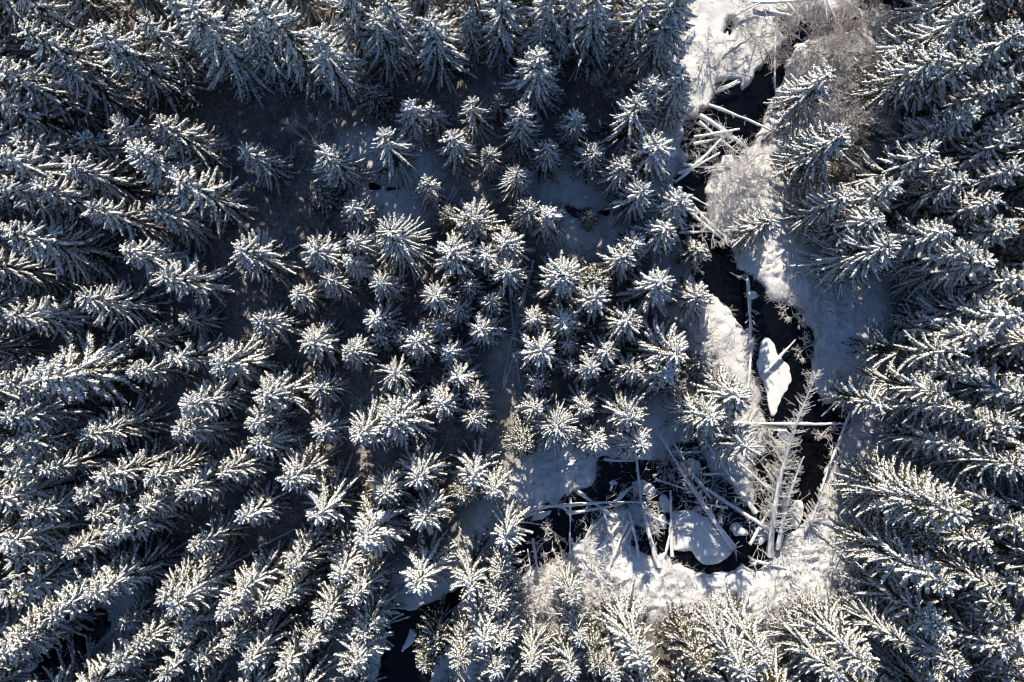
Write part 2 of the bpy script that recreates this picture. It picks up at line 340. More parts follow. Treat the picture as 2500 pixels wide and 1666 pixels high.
# ------------------------------------------------------------------ spruces
def build_spruce(seed, h, R, spacing=.62, per=7, snow=.95, thick=1.0, sparse=0.0, droop=.26, lift=.3, needle=1.0, width=1.0, power=.55, clear=.09):
    """one prototype: trunk, needle crown and snow load meshes for a spruce of height h and crown radius R"""
    rg = np.random.default_rng(seed)
    SP, SD, SL, SW = [], [], [], []                     # snow lumps
    NP_, ND, NL, NW = [], [], [], []                    # needle sprays
    skew = rg.uniform(.04, .2); skew_az = rg.uniform(0, 6.28)
    z = h * clear; a0 = rg.uniform(0, 6.28); UP = np.array([0, 0, 1.0])
    while z < h * .985:
        u = z / h
        prof = R * min(1.0, (1 - u) ** power * 1.12) * (1 - .5 * max(0, (.2 - u) / .2))
        n = max(5, int(round(per * (1 - .15 * u)))) if rg.random() > sparse * .35 else max(3, per // 2)
        a0 += rg.uniform(.3, 1.2)
        for i in range(n):
            if rg.random() < sparse * .3: continue
            az = a0 + (i + rg.normal(0, .12)) * 2 * math.pi / n
            Lb = prof * rg.uniform(.74, 1.14) + .12
            if rg.random() < .1: Lb *= rg.uniform(.5, .8)
            el = float(np.interp(u, [0, .35, .6, .8, .92, 1], [-.45, -.42, -.30, .0, .45, 1.1])) * (1.25 - lift) + .25 * (lift - .3) + rg.normal(0, .06)
            dr = droop * (1.0 - .5 * u) * rg.uniform(.5, 1.5)
            Lb *= 1 + skew * math.cos(az - skew_az - u * 2)
            dirh = np.array([math.cos(az), math.sin(az), 0]); side = np.array([-math.sin(az), math.cos(az), 0])
            bend = rg.normal(0, .06); zb = z + rg.normal(0, spacing * .22)
            def pos(t):
                t = np.asarray(t)[:, None]
                return dirh * (Lb * t) + side * (Lb * bend * t * t) + UP * (zb + Lb * (el * t - dr * t * t + .14 * t ** 4))
            bsnow = snow * (1.0 if rg.random() > .13 else rg.uniform(.15, .7)); bth = thick * rg.uniform(.75, 1.25)
            wb = width * rg.uniform(.75, 1.25) * min(1.0, .45 + Lb * .35)
            m = max(3, int(Lb / (.10 if u > .35 else .15)))
            t = (np.arange(m) + rg.uniform(.2, .8, m)) / m
            t = t[t > .05]
            if len(t) < 2: t = np.array([.4, .8])
            P = pos(t); T = unit(pos(t + .03) - P); tp = (1.05 - t) ** .35
            ok = (rg.random(len(t)) < bsnow + .03) & (t > .10 + .1 * (u < .6))
            SP.append((P + [0, 0, .05])[ok]); SD.append(T[ok]); SL.append(np.full(ok.sum(), .105 if u > .35 else .14)); SW.append((.094 * tp * bth * rg.uniform(.7, 1.3, len(t)))[ok])
            NP_.append(P - [0, 0, .03]); ND.append(T); NL.append(np.full(len(t), .11)); NW.append(.085 * tp)
            m2 = max(2, int(Lb / (.092 if u > .35 else .17)))
            for sgn in (-1, 1):                         # side shoots
                ts = (np.arange(m2) + rg.uniform(.05, .95, m2)) / m2
                ts = ts[ts > .10]
                if not len(ts): continue
                Pb = pos(ts); Tb = unit(pos(ts + .03) - Pb)
                tl = wb * np.clip(.215 * np.sin(np.pi * np.clip(ts * .80 + .18, 0, 1)) ** .6, .05, None) * rg.uniform(.45, 1.35, len(ts))
                ang = rg.uniform(.55, .95, len(ts))[:, None]
                Dt = unit(Tb * np.cos(ang) + sgn * side * np.sin(ang) + np.array([0, 0, -.3]))
                ok = (rg.random(len(ts)) < bsnow) & (ts > .12 + .1 * (u < .6)); k = ok.sum()
                if k:
                    SP.append((Pb + Dt * (tl * .62)[:, None] + [0, 0, .025])[ok]); SD.append(Dt[ok]); SL.append(tl[ok] * .5 + .035); SW.append(.05 * bth * rg.uniform(.6, 1.4, k))
                NP_.append(Pb + Dt * (tl * .62)[:, None] - [0, 0, .05]); ND.append(Dt); NL.append(tl * .78 + .07); NW.append(np.full(len(ts), .05))
                kk = rg.random(len(ts)) < .25 * needle   # dangling sprays below the branch
                if kk.any():
                    Dd = unit(Dt[kk] * .5 + np.array([0, 0, -.8])); NP_.append(Pb[kk] + Dd * .10); ND.append(Dd); NL.append(np.full(kk.sum(), .13)); NW.append(np.full(kk.sum(), .045))
        z += spacing * rg.uniform(.75, 1.25) * (1.1 - .45 * u)
    # leader
    lt = np.linspace(0, 1, 6); SP.append(np.stack([0 * lt, 0 * lt, h * .95 + lt * h * .05], 1)); SD.append(np.tile([0.05, 0, 1.0], (6, 1))); SL.append(np.full(6, .09)); SW.append(np.full(6, .06))
    SP, SD, SL, SW = map(np.concatenate, (SP, SD, SL, SW)); NP_, ND, NL, NW = map(np.concatenate, (NP_, ND, NL, NW))
    sm = make_mesh('snow_load', *blobs(SP, SD, SL * rg.uniform(.8, 1.3, len(SL)), SW, SW * .85, rg, .3), M_SNOW)
    nm = make_mesh('crown', *blobs(NP_, ND, NL, NW, NW * .8, rg, .35), M_NEEDLE, False)
    zz = np.linspace(-.25, h * .97, 9)
    px = np.cumsum(rg.normal(0, .02, 9)); tm = make_mesh('trunk', *tube(np.stack([px, px[::-1] * .5, zz], 1), np.interp(zz, [0, h], [.035 + h * .012, .02]), 8, rg, .05), M_BARK)
    return dict(h=h, R=R, trunk=tm, crown=nm, snow=sm)
PROTO = {
    'tall': [build_spruce(1, 12.5, 2.7), build_spruce(2, 12.0, 2.7, spacing=.7, per=7, droop=.34), build_spruce(3, 13, 2.6, spacing=.62, per=8, power=.5, droop=.3),
             build_spruce(4, 12, 2.8, spacing=.72, per=7, sparse=.4, droop=.2), build_spruce(5, 12.5, 2.6, spacing=.66, per=7, thick=1.2, droop=.3, lift=.2), build_spruce(6, 11.5, 2.7, spacing=.7, per=8, width=1.2, lift=.4), build_spruce(7, 12.5, 2.6, spacing=.6, per=8, snow=.75, width=.9, droop=.36)],
    'mid':  [build_spruce(21, 9, 2.4, spacing=.55, per=8), build_spruce(22, 9, 2.5, spacing=.6, per=8, droop=.15, lift=.38), build_spruce(23, 8.5, 2.3, spacing=.56, per=7, thick=1.15, droop=.34),
             build_spruce(24, 8.5, 2.2, spacing=.52, per=8, lift=.34), build_spruce(25, 9, 2.3, spacing=.62, per=7, thick=1.25, sparse=.25), build_spruce(26, 8.5, 2.4, spacing=.58, per=9, width=.8, lift=.45), build_spruce(27, 9, 2.3, spacing=.52, per=8, snow=.72, width=.9, droop=.4)],
    'small':[build_spruce(34, 6.5, 1.9, spacing=.44, per=9, snow=.75, width=.85), build_spruce(31, 6.5, 1.8, spacing=.46, per=8), build_spruce(32, 6.5, 1.8, spacing=.5, per=7, lift=.36), build_spruce(33, 6, 1.7, spacing=.46, per=8, thick=1.1, droop=.34)],
    'tiny': [build_spruce(41, 4, 1.25, spacing=.36, per=7), build_spruce(42, 4.5, 1.3, spacing=.4, per=7, snow=.7)],
    'sparse':[build_spruce(51, 10, 2.9, spacing=.8, per=8, sparse=.4, droop=.12, lift=.35), build_spruce(52, 11.5, 3.1, spacing=.62, per=9, droop=.14, lift=.35, width=.62, snow=.85)],
    'clumpy':[build_spruce(61, 8.5, 2.0, spacing=.56, per=7, thick=1.6, droop=.45, lift=.14), build_spruce(62, 7, 1.9, spacing=.5, per=8, thick=1.45, droop=.5, lift=.12)],
    'dense':[build_spruce(71, 15, 2.8, spacing=.5, per=9, snow=.85, power=.48, droop=.26)],
    'brown':[build_spruce(81, 7.5, 2.1, spacing=.48, per=8, snow=.5, thick=.8), build_spruce(82, 8.5, 1.9, spacing=.5, per=8, snow=.55, thick=.75)],
}
# apex px x, y, height m, crown radius m, kind (t tall, m mid, s small, y tiny, p sparse, c clumpy, d dense, b brown; '' by height)
TREES = """
74 59 15 3.2;225 62 14 2.9;8 163 13 2.7;-15 237 12 2.6;37 -22 14 2.8;342 50 11 2.2;452 15 15 3.1;570 33 13.5 2.8;400 -24 13 2.6;674 15 15 3.2;752 75 13 2.6;
41 333 11 2.3;202 333 9 1.9;281 318 11 2.4;326 372 12 2.7;405 302 10 2.4;159 411 12 2.5;444 444 12.5 3.1;229 507 12 2.5;374 511 10 2.2;22 577 14 3.0;
-12 390 14 2.7;-6 462 13 2.5;600 362 9 2.0;822 -30 13 2.6;911 33 10.5 2.7;942 -10 12 2.5;1048 41 10.5 2.7;1144 41 8 1.7;1222 -20 12.5 2.7;1225 130 3 .8 y;
988 259 8 1.9 c;1051 259 6.5 1.5;907 218 5 1.8 b;1151 244 8 2.0 p;1214 237 6 1.2 b;1110 329 8 2.1;1196 374 6 1.5;933 333 9.5 2.7 p;800 374 9.5 2.6;778 462 5 1.5 b;
1033 448 6 1.7;859 507 7 2.0;951 570 10 3.2 p;1151 525 8.5 2.5;1096 528 5 1.5 b;1236 584 8 2.1;1326 63 9 1.9;1311 137 11 2.9;1270 285 9 2.4;1267 418 7 1.9 p;
1337 359 7 1.8;1411 281 7 1.7;1448 355 7.5 1.8;1618 63 9 2.0 c;1685 185 10 2.4;1603 215 10 2.2;1570 255 10.5 2.7 p;1611 348 10 2.6;1529 400 8.5 2.1;1570 462 9 2.5;
1670 485 9 2.3;1285 507 7 1.7;1337 514 6.5 1.9 c;1452 518 4.5 1.2 b;1340 -22 13 2.7;1402 -30 12.5 2.6;1468 -20 13 2.9;1572 -12 12 2.6;1646 -20 13 2.9;1625 562 8 2.2;
2379 7 14 3.0;2327 104 14 2.9;2375 137 14 2.6;2494 85 14 3.0;2490 185 13 2.6;2423 207 12 2.3;2383 266 12 2.4;2460 351 12 2.7 p;2024 181 9 2.2;2053 340 11 3.0;
2264 388 12 2.6;2330 392 11 2.1;2361 444 12 2.4;2172 477 11 2.5;2065 496 10 2.3;2423 496 12 2.5;2161 525 11 2.5;2309 555 12 2.4;2457 562 12 2.4;1883 540 8 2.2;
2168 618 11.5 3.2 p;2361 607 12 2.3;2416 647 12 2.4;2498 690 12 2.5;2327 854 12.5 2.8 p;2427 806 13 2.6;2494 792 14 2.8;2176 984 10 2.3 p;2312 947 12 2.5;2349 999 12 2.1;
2475 1032 13 2.6;2505 945 13 2.5;2494 1156 14 3.1 p;2346 1271 16 2.9 d;2438 1430 13 2.4;2457 1489 11.5 2.0;2312 1426 15 2.7;2309 1530 13 2.4;2290 1323 12 1.5 b;2505 1440 13 2.4;
2438 1600 12 2.3;2364 1656 14 2.6 p;2127 1634 13 2.7;1887 1622 11 2.3;2486 1548 12 2.2;2510 1290 14 2.6;2505 300 13 2.4;2480 430 12.5 2.4;2420 1050 12 2.2;2405 915 12.5 2.2;
296 621 11 2.4;396 677 12 2.8;189 732 12 2.7 p;0 762 12 2.6;577 612 10 2.6;444 780 6 1.4;326 829 8 1.8;624 788 9 2.0;78 910 14 3.1;74 965 11 2.3;
322 910 10 2.0;425 873 9 2.0;529 884 10 2.5;211 1058 11 2.4;455 984 11 2.5;425 1062 10 2.2;641 965 9.5 2.5;607 1032 9 2.1;0 947 13 2.6;-10 1020 13 2.5;18 1087 12.5 2.5;
759 614 9 2.4;859 595 8 1.9;866 647 7 1.8 c;926 695 7.5 1.9;800 688 8 2.0;726 718 6 1.5;1111 614 9.5 2.7;1181 614 8 1.9;1236 662 8 2.1;1059 718 8 2.0;
1148 699 5.5 1.6;1122 751 6 1.6;1199 743 6 1.5;1181 806 7 2.0;914 777 7 1.9 c;926 825 4.5 1.4;1066 799 5.5 1.6;1025 843 7 2.0;974 829 4 1.2;1107 862 6.5 1.8;
737 832 9 2.4;840 858 8 2.0;955 914 8 2.4 p;1114 921 6.5 1.8;759 958 8 1.9;1081 988 7 2.0;1155 973 6 1.6;1155 1025 6.5 1.8;951 1028 10 2.9;874 1062 10 2.7;770 1058 8 1.9;
1381 681 9 2.5;1459 673 7 2.0 b;1529 629 8 2.2;1555 592 7 1.7;1707 607 5 1.5;1466 725 8.5 2.1;1625 699 9 2.5;1714 721 7 1.9;1311 777 6.5 1.5;1385 792 7 1.9;
1544 788 8.5 2.2;1322 858 9 2.3;1392 847 5.5 1.3;1481 858 7.5 1.9;1637 858 9.5 2.8;1448 899 7.5 1.9;1392 891 5 1.4;1551 910 7.5 1.9;1633 914 7.5 2.1 c;1315 936 5 1.4;
1429 988 6.5 1.7;1311 1002 6.5 1.8;1363 1050 9 2.4 p;1540 1014 8.5 2.5;1459 1080 7 1.9;1559 1084 8 2.2;1281 1095 7.5 1.9 b;1807 973 9 2.6;1744 1025 9.5 2.6;1714 888 4 1.3 b;1836 1095 9 2.4 p;
252 1178 12 2.4;181 1208 11 1.9;107 1156 11 2.0;366 1167 10 2.2;440 1212 11 2.2;540 1150 10 2.2;622 1095 9 2.2;70 1267 12 2.0;203 1275 11 2.1;259 1304 11.5 2.6;
344 1245 9.5 2.0;37 1367 12 2.2;592 1271 9 2.2;100 1504 15 2.6;215 1474 13 2.3;370 1456 12 1.9;411 1486 12 2.4;477 1352 10 1.8;525 1497 12 2.2;411 1563 11 1.8;
318 1578 10 2.1;266 1641 12 2.2;289 1530 8 1.6;599 1622 11 2.1;-2 1460 13 2.4;-8 1150 13 2.5;-4 1234 13 2.4;395 1655 11 2.2;-12 1620 12 2.5;40 1560 10 2.3;555 1585 9.5 1.9;490 1610 10 2.1;-5 1330 13 2.3;
707 1171 9.5 2.5;763 1264 10 2.8 p;922 1215 8.5 2.1;1014 1182 9.5 2.5;1159 1164 8 2.0;1133 1204 7 1.7 b;1199 1208 7 1.7;1029 1282 9 2.3;885 1326 11 3.0;1237 1326 10 2.6 p;
722 1382 9 2.0;807 1404 9.5 2.2;1014 1434 10 2.5;1140 1452 10.5 2.5 p;870 1478 10 2.0;696 1467 9.5 2.0;785 1515 10 2.2;889 1545 9 2.1;630 1493 9 1.9;600 1441 10 2.0;
1185 1574 10 2.3;685 1634 10 2.0;852 1641 11 2.6;755 1585 8 1.8;1051 1604 8 1.9 b;1192 1656 10 2.4;1125 1625 9 2.0;1033 1645 8 1.8 b;1396 1486 9 1.6;1418 1578 9 1.6;
1315 1641 9 1.8;1396 1655 9 1.7;1459 1634 8 1.7 b;1563 1619 11 2.6;1829 1656 12 2.7;1718 1634 10 2.3 b;1230 1419 8 1.9;1218 1493 9 2.1;1222 1585 9 2.0;1503 1660 8 1.7;
2310 300 10 1.9;2440 745 12 2.2;2350 1090 11 2.0;2440 1240 12 2.2;2400 1340 12 2.0;2210 1590 11 2.0;2040 1650 11 2.1;130 150 12 2.3;90 460 12 2.3;150 1350 11 2.0
"""
# phrases that place a tree next to something one can find: (px x, px y, phrase)
PLACES = [(120,60,'in the top left corner'),(420,60,'at the top edge, left half'),(640,60,'at the top edge beside the dark hollow'),(950,30,'at the top edge, left of centre'),
 (1320,60,'at the top edge around the centre'),(1590,30,'at the top edge beside the open snow flat'),(2350,60,'in the top right corner'),(2440,230,'at the right edge below the top right corner'),
 (2030,260,'beside the bare frosted trees at upper right'),(1000,280,'in the loose group below the top edge'),(1230,350,'in the column of slim trees above the centre'),(1430,320,'in the sparse glade above the centre'),
 (1600,300,'on the bank left of the crossed creek logs'),(60,420,'at the left edge under the top left stand'),(300,340,'in the bright clump at upper left'),(450,480,'around the widest crown at upper left'),
 (60,620,'at the left edge level with the centre'),(300,680,'in the left stand level with the centre'),(560,700,'between the left stand and the middle'),(830,450,'beside the small dark lead at upper centre'),
 (800,640,'left of the large star-shaped crown'),(960,560,'at the large star-shaped crown'),(1130,570,'above the log-filled gap in the middle'),(1110,740,'just left of the log-filled gap'),(930,820,'in the middle left of the log-filled gap'),
 (1320,520,'in the dim glade above the log-filled gap'),(1540,600,'left of the first dark bend of the creek'),(1700,680,'at the water of the first dark bend'),(1400,720,'right of the log-filled gap, upper part'),
 (1360,860,'right of the log-filled gap, middle part'),(1520,860,'in the thick stand between gap and creek'),(1640,890,'on the creek side of the central stand'),(1340,1020,'at the lower right of the log-filled gap'),(1520,1060,'above the pool with the fallen logs'),
 (1790,1030,'above the fallen dead spruces'),(1120,970,'at the lower left of the log-filled gap'),(920,1040,'in the big bright pair left below the middle'),(720,900,'in the row of leaning tips left of the middle'),
 (480,880,'in the left half just below mid height'),(200,900,'near the left edge just below mid height'),(60,1060,'in the dim patch at the left edge'),(420,1040,'in the left half a third up from the bottom'),
 (2100,480,'on the right bank above the first bend'),(2340,430,'in the right stand a quarter down'),(2300,600,'in the right stand level with the first bend'),(2450,660,'at the right edge above mid height'),(2400,830,'at the right edge at mid height'),
 (2250,970,'on the right bank beside the tall dead spruce'),(2430,1080,'at the right edge below mid height'),(2350,1300,'in the bright oval stand at lower right'),(2440,1500,'in the bottom right corner'),(2200,1630,'at the bottom edge near the right corner'),
 (1880,1640,'at the bottom edge under the lit bank'),(1560,1640,'at the bottom edge right of centre'),(1400,1560,'among the frosted bushes at the bottom'),(1210,1500,'right of the black pool at the bottom'),(1090,1620,'at the bottom edge by the black pool'),
 (1130,1400,'between the two creek pools'),(900,1500,'left of the black pool at the bottom'),(1170,1190,'on the bank left of the log-strewn pool'),(960,1240,'in the bright stand below the middle'),(780,1300,'in the stand of long stars at lower left centre'),
 (720,1480,'in the slanting rows left of the black pool'),(700,1620,'at the bottom edge left of the black pool'),(560,1160,'in the slanting rows at lower left'),(300,1190,'in the long slanting row at lower left'),(120,1240,'near the left edge at lower left'),
 (280,1330,'below the long slanting row at lower left'),(520,1360,'in the shaded lower left hollow'),(180,1480,'above the black corner pool'),(420,1500,'right of the black corner pool'),(420,1620,'at the bottom edge left half'),(20,1560,'in the bottom left corner'),(20,1380,'at the left edge near the bottom')]
KIND = {'t':'tall','m':'mid','s':'small','y':'tiny','p':'sparse','c':'clumpy','d':'dense','b':'brown'}
LOOK = {'tall':'tall snow-laden spruce','mid':'snow-laden spruce','small':'smaller snow-laden spruce','tiny':'little snowy spruce','sparse':'long-armed snowy spruce','clumpy':'lumpy snow-covered spruce',
        'dense':'big dense spruce','brown':'thinly frosted spruce'}
def spruce(name, x, y, z, h, R, kind, seed):
    r = random.Random(seed); p = r.choice(PROTO[kind])
    t = link(name, None, None, (x, y, z))
    t.rotation_euler = (r.gauss(0, .03), r.gauss(0, .03), r.uniform(0, 6.283)); R *= r.uniform(.92, 1.1); t.scale = (1.2 * R / p['R'], 1.2 * R / p['R'], h / p['h'])
    link('trunk', p['trunk'], t); c = link('crown', p['crown'], t); link('snow_load', p['snow'], c)
    return t
rows = []
for e in TREES.replace('\n', '').split(';'):
    f = e.split()
    if len(f) < 4: continue
    px, py, h, R = map(float, f[:4]); k = KIND[f[4]] if len(f) > 4 else ('tall' if h > 10.2 else 'mid' if h > 7.4 else 'small' if h > 5 else 'tiny')
    rows.append((px, py, h, R, k))
NFRAME = len(rows)
bases = [W(px, py, h) for px, py, h, R, k in rows]
rf = random.Random(77)
fill = []
for _ in range(7000):                       # the forest goes on past the picture's edges: trees whose tops are cut off
    px = rf.uniform(-420, 2920); py = rf.uniform(-330, 2000)
    if -70 < px < 2570 and -100 < py < 1730: continue
    h = rf.uniform(10.5, 14.5); R = h * rf.uniform(.19, .225); x, y = W(px, py, h)
    qx, qy = 1250 + x / (PXS * H), 833 - y / (PXS * H)
    if not (-60 < qx < 2560 and -140 < qy < 1710): continue
    if 1600 < qx < 2130 and qy < 160: continue
    if min((x - a) ** 2 + (y - b_) ** 2 for a, b_ in bases) < 3.7 ** 2: continue
    if signed_dist(np.array([x]), np.array([y]))[0] < 1.2: continue
    bases.append((x, y)); fill.append((x, y, h, R))
groups = {}
for i, (px, py, h, R, k) in enumerate(rows):
    if i >= NFRAME: continue
    j = min(range(len(PLACES)), key=lambda q: (PLACES[q][0] - px) ** 2 + (PLACES[q][1] - py) ** 2)
    groups.setdefault(j, []).append(i)
def ordinal(n):
    return '%d%s' % (n, 'th' if 10 < n % 100 < 14 else {1: 'st', 2: 'nd', 3: 'rd'}.get(n % 10, 'th'))
ORD = ['', 'first', 'second', 'third', 'fourth', 'fifth', 'sixth', 'seventh', 'eighth', 'ninth', 'tenth', 'eleventh', 'twelfth']
label = {}
for j, ids in groups.items():
    ids.sort(key=lambda i: rows[i][0]); n = len(ids)
    for q, i in enumerate(ids):
        if n == 1: pos = 'alone'
        elif q == 0: pos = 'leftmost'
        elif q == n - 1: pos = 'rightmost'
        else: pos = ORD[q + 1] + ' from the left'
        if len((LOOK[rows[i][4]] + ' x ' + pos + ' ' + PLACES[j][2]).split()) > 17: print('long', LOOK[rows[i][4]] + pos + PLACES[j][2])
        label[i] = LOOK[rows[i][4]] + ', ' + pos + ' ' + PLACES[j][2]
XY = np.array([W(px, py, h) for px, py, h, R, k in rows]); GZ = ground_z(XY[:, 0], XY[:, 1]); SDW = signed_dist(XY[:, 0], XY[:, 1])
for i, (px, py, h, R, k) in enumerate(rows):
    if SDW[i] < 0.1: print('tree in water', px, py, h)
    t = spruce('spruce_tree', XY[i, 0], XY[i, 1], GZ[i] - .05, h, R, k, 1000 + i)
    tag(t, label[i], 'tree', 'snow-covered spruces of the forest')
# the rest of the forest, rooted at and beyond the picture's edges
def forest_mass(name, pts, protos, lab):
    fp = np.array(pts); z = ground_z(fp[:, 0], fp[:, 1]) - .05
    m = bpy.data.meshes.new(name); m.vertices.add(len(fp)); m.vertices.foreach_set('co', np.column_stack([fp[:, :2], z]).astype(np.float32).ravel())
    rg = np.random.default_rng(9); kind = rg.integers(0, len(protos), len(fp))
    sc = np.stack([1.2 * fp[:, 3] / np.array([protos[k]['R'] for k in kind])] * 2 + [fp[:, 2] / np.array([protos[k]['h'] for k in kind])], 1)
    for n_, t_, v in (('size', 'FLOAT_VECTOR', sc), ('turn', 'FLOAT_VECTOR', np.column_stack([rg.normal(0, .018, (len(fp), 2)), rg.uniform(0, 6.283, len(fp))])), ('which', 'INT', kind)):
        at_ = m.attributes.new(n_, t_, 'POINT'); at_.data.foreach_set('vector' if t_ == 'FLOAT_VECTOR' else 'value', np.ascontiguousarray(v.astype(np.float32 if t_ != 'INT' else np.int32)).ravel())
    o = link(name, m); tag(o, lab, 'forest', kind='stuff')
    ng = bpy.data.node_groups.new(name, 'GeometryNodeTree'); N, Lk = ng.nodes, ng.links
    ng.interface.new_socket('Geometry', in_out='INPUT', socket_type='NodeSocketGeometry'); ng.interface.new_socket('Geometry', in_out='OUTPUT', socket_type='NodeSocketGeometry')
    gi, go, jn = N.new('NodeGroupInput'), N.new('NodeGroupOutput'), N.new('GeometryNodeJoinGeometry'); Lk.new(jn.outputs[0], go.inputs[0])
    def attr(n_, t_):
        a_ = N.new('GeometryNodeInputNamedAttribute'); a_.data_type = t_; a_.inputs['Name'].default_value = n_; return a_.outputs['Attribute']
    for k, p in enumerate(protos):
        cmp = N.new('FunctionNodeCompare'); cmp.data_type = 'INT'; cmp.operation = 'EQUAL'; Lk.new(attr('which', 'INT'), cmp.inputs[2]); cmp.inputs[3].default_value = k
        ins = N.new('GeometryNodeInstanceOnPoints'); Lk.new(gi.outputs[0], ins.inputs['Points']); Lk.new(cmp.outputs['Result'], ins.inputs['Selection'])
        e2r = N.new('FunctionNodeEulerToRotation'); Lk.new(attr('turn', 'FLOAT_VECTOR'), e2r.inputs[0]); Lk.new(e2r.outputs[0], ins.inputs['Rotation']); Lk.new(attr('size', 'FLOAT_VECTOR'), ins.inputs['Scale'])
        j2 = N.new('GeometryNodeJoinGeometry'); Lk.new(j2.outputs[0], ins.inputs['Instance']); Lk.new(ins.outputs[0], jn.inputs[0])
        for key in ('trunk', 'crown', 'snow'):
            src = next(o_ for o_ in bpy.data.objects if o_.data == p[key])
            oi = N.new('GeometryNodeObjectInfo'); oi.transform_space = 'ORIGINAL'; oi.inputs['Object'].default_value = src; oi.inputs['As Instance'].default_value = True; Lk.new(oi.outputs['Geometry'], j2.inputs[0])
    md = o.modifiers.new('forest', 'NODES'); md.node_group = ng
forest_mass('forest_edge', fill, PROTO['tall'][:3], 'snowy spruce forest going on past the picture edges')
print('fill', len(fill), 'snow tris', {k: [len(q['snow'].polygons) + len(q['crown'].polygons) for q in v] for k, v in PROTO.items()})
print('trees', len(rows))

# ------------------------------------------------------------------ fallen trunks
def log(name, px0, py0, px1, py1, r0, r1, z0, z1, label_, bend=0.0, arms=0, arm_len=1.2, snow=1.0, material=None, group=None, cat='log', seed=0, arm_side=0, roots=False):
    """a fallen trunk from its thick end to its thin end, with a cap of snow and its dead branches"""
    rg = np.random.default_rng(seed * 7 + 13); material = material or M_DEAD
    A = np.array([*W(px0, py0, z0), z0]); B = np.array([*W(px1, py1, z1), z1]); Ln = np.linalg.norm(B - A)
    n = max(6, int(Ln / .45)); t = np.linspace(0, 1, n)[:, None]
    sd = unit(np.cross(B - A, [0, 0, 1.0]))
    path = A * (1 - t) + B * t + sd * (bend * Ln * 4 * t * (1 - t)) + np.cumsum(rg.normal(0, .02, (n, 3)), 0) * [1, 1, .3] - A
    bend_ = rg.normal(0, .012); path = path + sd * (bend_ * Ln * 4 * t * (1 - t)); arms = arms or int(4 + Ln * 1.2)
    rad = np.interp(t[:, 0], [0, 1], [r0 * 1.1, r1 * .8]) * (1 + .12 * np.sin(t[:, 0] * 9 + seed))
    root = link(name, None, None, tuple(A)); tag(root, label_, cat, group or 'fallen trunks along the creek')
    V, F = tube(path, rad, 8, rg, .06)
    k = len(V); V = np.concatenate([V, path[:1], path[-1:]]); caps = []
    for j in range(8): caps.append((k, (j + 1) % 8, j, j)); 
    tri = [(a, b, c) for a, b, c, _ in caps] + [(k + 1, k - 8 + j, k - 8 + (j + 1) % 8) for j in range(8)]
    F3 = np.concatenate([F[:, [0, 1, 2]], F[:, [0, 2, 3]], np.array(tri)])
    link('trunk_wood', make_mesh('trunk_wood', V, F3, material), root)
    if snow > 0:
        brk = sstep(-.30, .05, np.array(fbm(np.arange(n) * .35 + seed * 3.1, np.zeros(n), 5, 3)) + .25 * (snow - .6))
        sv, sf = tube(path + [0, 0, .01], rad * (1.0 + .0 * brk) + .05 * brk * snow + .004 - .02 * (1 - brk), 7, rg, .07, (-1.45, 1.45))
        link('snow_cap', make_mesh('snow_cap', sv, sf, M_SNOW), root)
    if arms:
        sets = []
        for i in range(arms):
            u = rg.uniform(.12, 1) ** .9; p = path[min(n - 1, int(u * (n - 1)))]; T = unit(path[-1] - path[0])
            a = rg.uniform(-1.5, 1.5) if arm_side == 0 else arm_side * rg.uniform(.2, 1.6)
            out = sd * math.sin(a) + np.array([0, 0, 1.0]) * math.cos(a)
            l = arm_len * rg.uniform(.3, 1.25) * (1.15 - .75 * u)
            d = unit(T * rg.uniform(.25, .75) + out); q = p + d * l * .5; d2 = unit(d + T * .25 + np.array([0, 0, -.25]) + rg.normal(0, .2, 3)); e = q + d2 * l * .5
            A_, B_, R_ = [p, q], [q, e], [.03, .022]
            for w in range(int(2 + l * 3.5)):
                v = rg.uniform(.25, 1); s_ = p + d * l * v if v < .5 else q + d2 * l * (v - .5)
                dd = unit(d2 + rg.normal(0, .6, 3)); A_.append(s_); B_.append(s_ + dd * l * rg.uniform(.12, .3)); R_.append(.016)
            sets.append((A_, B_, R_))
        if arms > 12: sets = [tuple(sum((q_[k] for q_ in sets), []) for k in range(3))]
        for A_, B_, R_ in sets:
            R_ = np.array(R_); bo = link('dead_branches' if arms > 12 else 'dead_branch', make_mesh('dead_branch', *sticks(np.array(A_), np.array(B_), R_ * 1.2, R_ * .8), M_RIME), root)
            if arms > 12: bo['kind'] = 'stuff'
    if roots:
        A_, B_, R_ = [], [], []
        T = unit(path[0] - path[3])
        for i in range(16):
            d = unit(T * .5 + rg.normal(0, 1, 3)); q = path[0] + d * rg.uniform(.3, .7); e = q + unit(d + rg.normal(0, .5, 3)) * rg.uniform(.2, .6)
            A_ += [path[0], q]; B_ += [q, e]; R_ += [.07, .045]
        R_ = np.array(R_); link('root_plate', make_mesh('root_plate', *sticks(np.array(A_), np.array(B_), R_, R_ * .5), M_DEAD), root)
    return root
